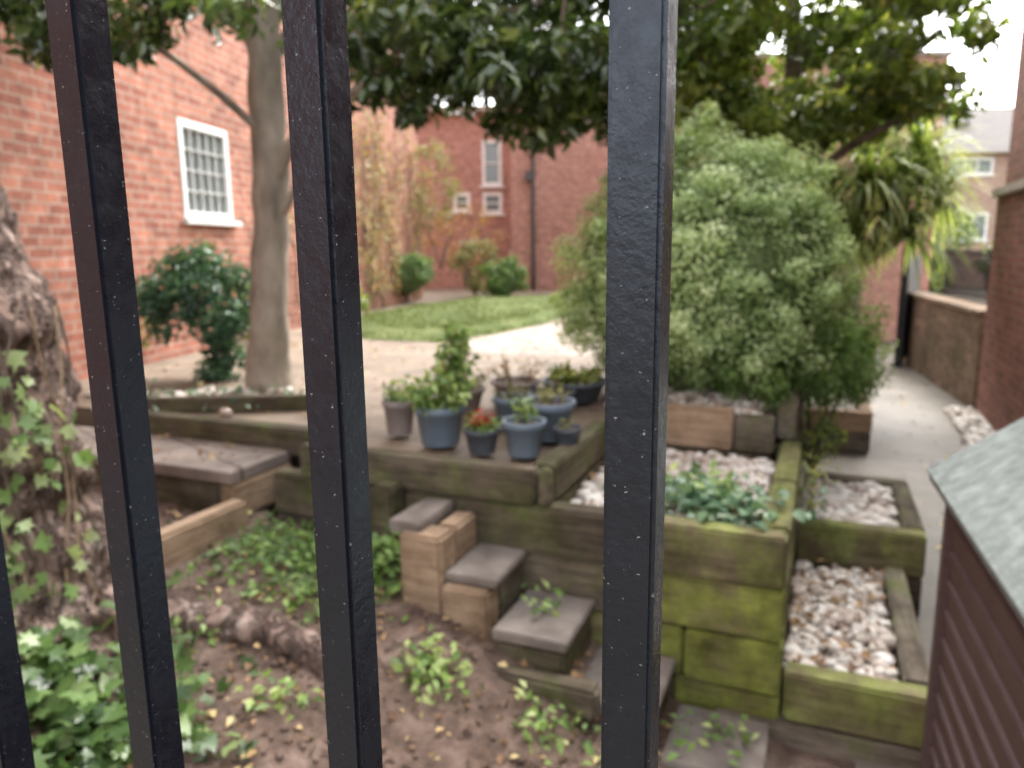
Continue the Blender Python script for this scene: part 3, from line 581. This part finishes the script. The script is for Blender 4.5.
shrub('low_shrub',ball((-2.55,7.6,1.02),(.2,.5,.2),14,.12),-40,.06,.5,M['lf_mid'])
shrub('low_shrub',ball((-3.1,5.9,1.3),(.2,.4,.4),14,.14),-30,.06,.5,M['lf_blush'],stem=(-3.1,5.9,.85))
shrub('garden_hedge',ball((6.45,9.6,1.55),(.3,.6,.5),40,.16),-70,.06,.5,M['lf_dark'],core=(6.5,9.6,1.4,.25,.5,.5))
shrub('garden_shrub',ball((8.6,15.5,2.0),(1.0,.6,.5),30,.3),-70,.1,.5,M['lf_yucca'])
shrub('garden_shrub',ball((8.0,14.4,1.2),(.5,.5,.8),30,.25),-70,.08,.5,M['lf_mid'],core=(8,14.4,1.0,.4,.3,.8))
shrub('potted_conifer',ball(W(-.02,4.75,.65)[:],(.15,.13,.22),14,.08),-60,.04,.25,M['lf_mid'],stem=W(-.02,4.75,.35)[:])
cb=empty('wall_climber'); P=[]
for k in range(24):
    Y=RNG.uniform(9.0,14); x=-4+.159*Y+.05; z=.85; pts=[(x,Y,z)]
    for s in range(6): Y+=RNG.normal(0,.22); z+=RNG.uniform(.3,.6); pts.append((-4+.159*Y+.06,Y,z)); P+= [(-4+.159*Y+.08+RNG.uniform(0,.1),Y+RNG.normal(0,.14),z+RNG.normal(0,.15)) for _ in range(24)]
    tube('vine',pts,[.012-.0012*i for i in range(7)],M['twig'],cb,5,sub=4)
P=np.array(P); h_=len(P)//2; ii=RNG.permutation(len(P))
leaves('foliage',P[ii[:h_]],np.tile([1.,-.2,.2],(h_,1)),.06,.6,M['lf_blush'],cb); leaves('foliage_rust',P[ii[h_:]],np.tile([1.,-.2,.2],(len(P)-h_,1)),.06,.6,M['lf_rust'],cb)

bt=empty('tree_trunk')
tube('trunk',[(-1.76,2.25,.2),(-1.78,2.27,.5),(-1.86,2.3,.9),(-1.88,2.3,1.4),(-1.97,2.32,1.9),(-2.2,2.35,2.6),(-2.5,2.4,3.6)],[.52,.45,.42,.41,.37,.33,.3],M['bark'],bt,110,.16,5,sub=22)
for pts,r0,r1 in (([W(-2.3,1.75,.46),W(-2.0,1.8,.45),W(-1.75,1.86,.46),W(-1.5,1.84,.42),W(-1.32,1.76,.33)],.085,.035),([(-1.5,1.9,.5),(-1.25,1.75,.36),(-1.05,1.72,.28)],.09,.03)):
    tube('root',pts,[r0+(r1-r0)*i/(len(pts)-1) for i in range(len(pts))],M['bark'],bt,28,.35,9,sub=12)
def ground_leaves(name,n,ca,cb_,sa,sb,size,wr,mat,hi=.06,tone=0,tm=LEAF,fc=LF,par=None,stem=False):
    P=[];
    for i in range(n):
        a=random.gauss(ca,sa); b=min(random.gauss(cb_,sb),2.56); 
        P.append(W(a,b,dz(a,b)+random.uniform(.005,hi)*(1.2-min(1,abs(a-ca)/(2.2*sa)))) [:])
    P=np.array(P); return leaves(name,P,np.tile([0,-.3,1.],(n,1)),size,wr,mat,par,RNG.uniform(0,1,n)*.8+tone,droop=0,tmpl=tm,fc=fc)
iv=empty('ivy_plant')
ground_leaves('ground_leaves',560,-2.02,1.22,.18,.17,.06,1,M['lf_ivy'],.24,.0,IVY,IF,iv); ground_leaves('ground_leaves',150,-1.75,1.3,.13,.1,.055,1,M['lf_ivy'],.12,.05,IVY,IF,iv)
P=[];Nn=[]
for i in range(95):
    z=random.choice([random.gauss(1.3,.1),random.gauss(.8,.1),random.gauss(1.1,.08)]); an=random.gauss(-.55,.25)
    r=.47; cx,cy=-1.85,2.3; P.append((cx+r*math.cos(an),cy+r*math.sin(an),z)); Nn.append((math.cos(an),math.sin(an),.3))
leaves('trunk_leaves',np.array(P),np.array(Nn),.05,1,M['lf_ivy'],iv,RNG.uniform(.45,1,95),droop=1,tmpl=IVY,fc=IF)
for k in range(7):
    an=-.9+.15*k; pts=[(-1.83+.45*math.cos(an),2.3+.45*math.sin(an),.6)]
    for s in range(5): an+=random.gauss(0,.1); pts.append((-1.84+.455*math.cos(an),2.3+.455*math.sin(an),.6+.2*(s+1)))
    tube('vine',pts,[.004]*6,M['twig'] if k%2 else M['light'],iv,5,sub=4)
ground_leaves('ground_cover_plants',950,-1.95,2.32,.22,.15,.034,.7,M['lf_green'],.07,-.2)
ground_leaves('ground_cover_plants',240,-1.6,2.42,.09,.08,.045,.7,M['lf_green'],.16,-.08)
for (a,b,n) in ((-1.15,1.98,130),(-.75,2.02,60),(-1.75,2.05,50),(-.55,2.05,40),(-1.95,1.75,30),(-.22,2.4,24),(-.34,2.3,14),(-.9,2.42,16),(-1.45,1.6,40)):
    zz={-.22:.065,-.34:.065,-.9:.41}.get(a)
    P=np.array([W(x_,y_,(zz if zz else dz(x_,y_))+random.uniform(.01,.07))[:] for x_,y_ in [(random.gauss(a,.06),min(random.gauss(b,.05),2.5)) for _ in range(n)]])
    leaves('weed_plant',P,np.tile([0,-.2,1.],(n,1)),.042,.5,M['lf_green'],None,droop=0)
gp_=empty('leafy_plant'); P=np.array([W(random.gauss(-.36,.14),random.gauss(2.86,.08),.70+random.uniform(0,.12))[:] for _ in range(330)])
leaves('foliage',P,np.tile([0,-.4,1.],(len(P),1)),.055,.75,M['lf_shrub'],gp_,RNG.uniform(.3,1,len(P)),droop=.2)
P=np.array([W(random.gauss(-.42,.1),random.gauss(2.95,.06),.74+random.uniform(0,.1))[:] for _ in range(120)])
leaves('foliage_new',P,np.tile([0,-.4,1.],(len(P),1)),.06,.6,M['lf_green'],gp_,droop=0)
P=np.array([W(random.gauss(-.0,.04),random.gauss(3.9,.05),.45+random.uniform(-.04,.25))[:] for _ in range(110)]); leaves('trailing_plant',P,np.tile([0,-.4,1.],(len(P),1)),.05,.3,M['lf_mid'],None,droop=1)
P=[]
for i in range(1500):
    a=random.uniform(-3,-.2); b=random.uniform(.9,2.55); P.append(W(a,b,dz(a,b)+random.uniform(.004,.02))[:])
for i in range(110): P.append(W(random.uniform(-4.5,-2.45),random.uniform(2.5,2.85),.785)[:])
leaves('fallen_leaves',np.array(P),np.tile([0,0,1.],(len(P),1)),.033,.6,M['lf_fall'],None,RNG.uniform(0,1,len(P))**1.7,droop=0,var=.6)
P=[W(random.uniform(-5,-1.2),random.uniform(3.1,8),.86)[:] for i in range(520)]+[W(random.uniform(.5,1.45),random.uniform(3,11),.008)[:] for i in range(130)]
leaves('fallen_leaves',np.array(P),np.tile([0,0,1.],(len(P),1)),.045,.6,M['lf_fall'],None,droop=0)
P=[W(random.uniform(-.05,.32),random.uniform(2.72,3.7),.245)[:] for i in range(110)]; leaves('fallen_leaves',np.array(P),np.tile([0,0,1.],(len(P),1)),.04,.6,M['lf_fall'],None,RNG.uniform(0,.5,110),droop=0)
P=[W(random.uniform(-.9,-.2),random.uniform(2.75,3.7),.735)[:] for i in range(60)]; leaves('fallen_leaves',np.array(P),np.tile([0,0,1.],(len(P),1)),.035,.6,M['lf_fall'],None,RNG.uniform(0,.5,60),droop=0)
P=np.array([W(a,b,dz(a,b)+.005)[:] for a,b in [(random.uniform(-3,-.2),random.uniform(.9,2.5)) for _ in range(1300)]]); stones('soil_crumbs',P,.010,M['dirt'],None)
P=np.array([(-1.7+random.gauss(-.25,.35),4.5+random.gauss(0,.15),.87) for _ in range(90)]); stones('border_stones',P,.035,M['pebble'],None,0,.8)
P=np.array([(-1.75+random.gauss(-.1,.4),4.45+random.gauss(0,.16),.87+random.uniform(0,.06)) for _ in range(260)]); leaves('border_plants',P,np.tile([0,-.2,1.],(260,1)),.045,.6,M['lf_shrub'])
tb=empty('timber_edging'); box('edging',(1.1,.08,.09),(-1.65,4.18,.895),math.radians(3),M['dark'],tb,.01); box('edging',(.6,.08,.09),(-2.3,4.42,.895),math.radians(128),M['dark'],tb,.01)
tw=empty('fallen_twigs')
for i in range(26):
    a=random.uniform(-2.2,-.4); b=random.uniform(1.3,2.2); an=random.uniform(0,3.14); l=random.uniform(.06,.2)
    pts=[W(a+l*t*math.cos(an)+random.uniform(-.01,.01),b+l*t*math.sin(an),dz(a+l*t*math.cos(an),b+l*t*math.sin(an))+.012) for t in (-1,0,1)]
    tube('twig',pts,[.004,.003,.002],M['twig'],tw,5,sub=3)

# ---------------------------------------------------------------- light, world, camera
az=math.radians(30); el=math.radians(52)
w=D.worlds.new('World'); SC.world=w; w.use_nodes=True; nt=w.node_tree; N=nt.nodes; L=nt.links; bg=N['Background']
sk=N.new('ShaderNodeTexSky'); sk.sky_type='NISHITA'; sk.sun_disc=False; sk.sun_elevation=el; sk.sun_rotation=az; sk.dust_density=4; sk.air_density=1.0
hs=N.new('ShaderNodeHueSaturation'); hs.inputs['Saturation'].default_value=.15; hs.inputs['Value'].default_value=6.2
L.new(sk.outputs[0],hs.inputs['Color']); L.new(hs.outputs[0],bg.inputs[0]); bg.inputs[1].default_value=.15
s=D.lights.new('sun','SUN'); s.energy=1.5; s.angle=math.radians(20); s.color=(1,.93,.82); so_=link(D.objects.new('sun',s))
dv=Vector((math.sin(az)*math.cos(el),math.cos(az)*math.cos(el),math.sin(el))); so_.rotation_euler=(-dv).to_track_quat('-Z','Y').to_euler()
cam=D.cameras.new('camera'); co=link(D.objects.new('camera',cam)); co.location=(0,0,EYE)
cam.lens=26; cam.sensor_width=36; cam.clip_start=.02; cam.clip_end=600
p=math.radians(10.3)
Rm=Matrix.Rotation(math.pi/2-p,3,'X')@Matrix.Rotation(math.radians(-.68),3,'Z')
co.rotation_euler=Rm.to_euler()
cam.dof.use_dof=True; cam.dof.focus_distance=.30; cam.dof.aperture_fstop=11
SC.camera=co
SC.view_settings.view_transform='Standard'; SC.view_settings.look='None'; SC.view_settings.exposure=0
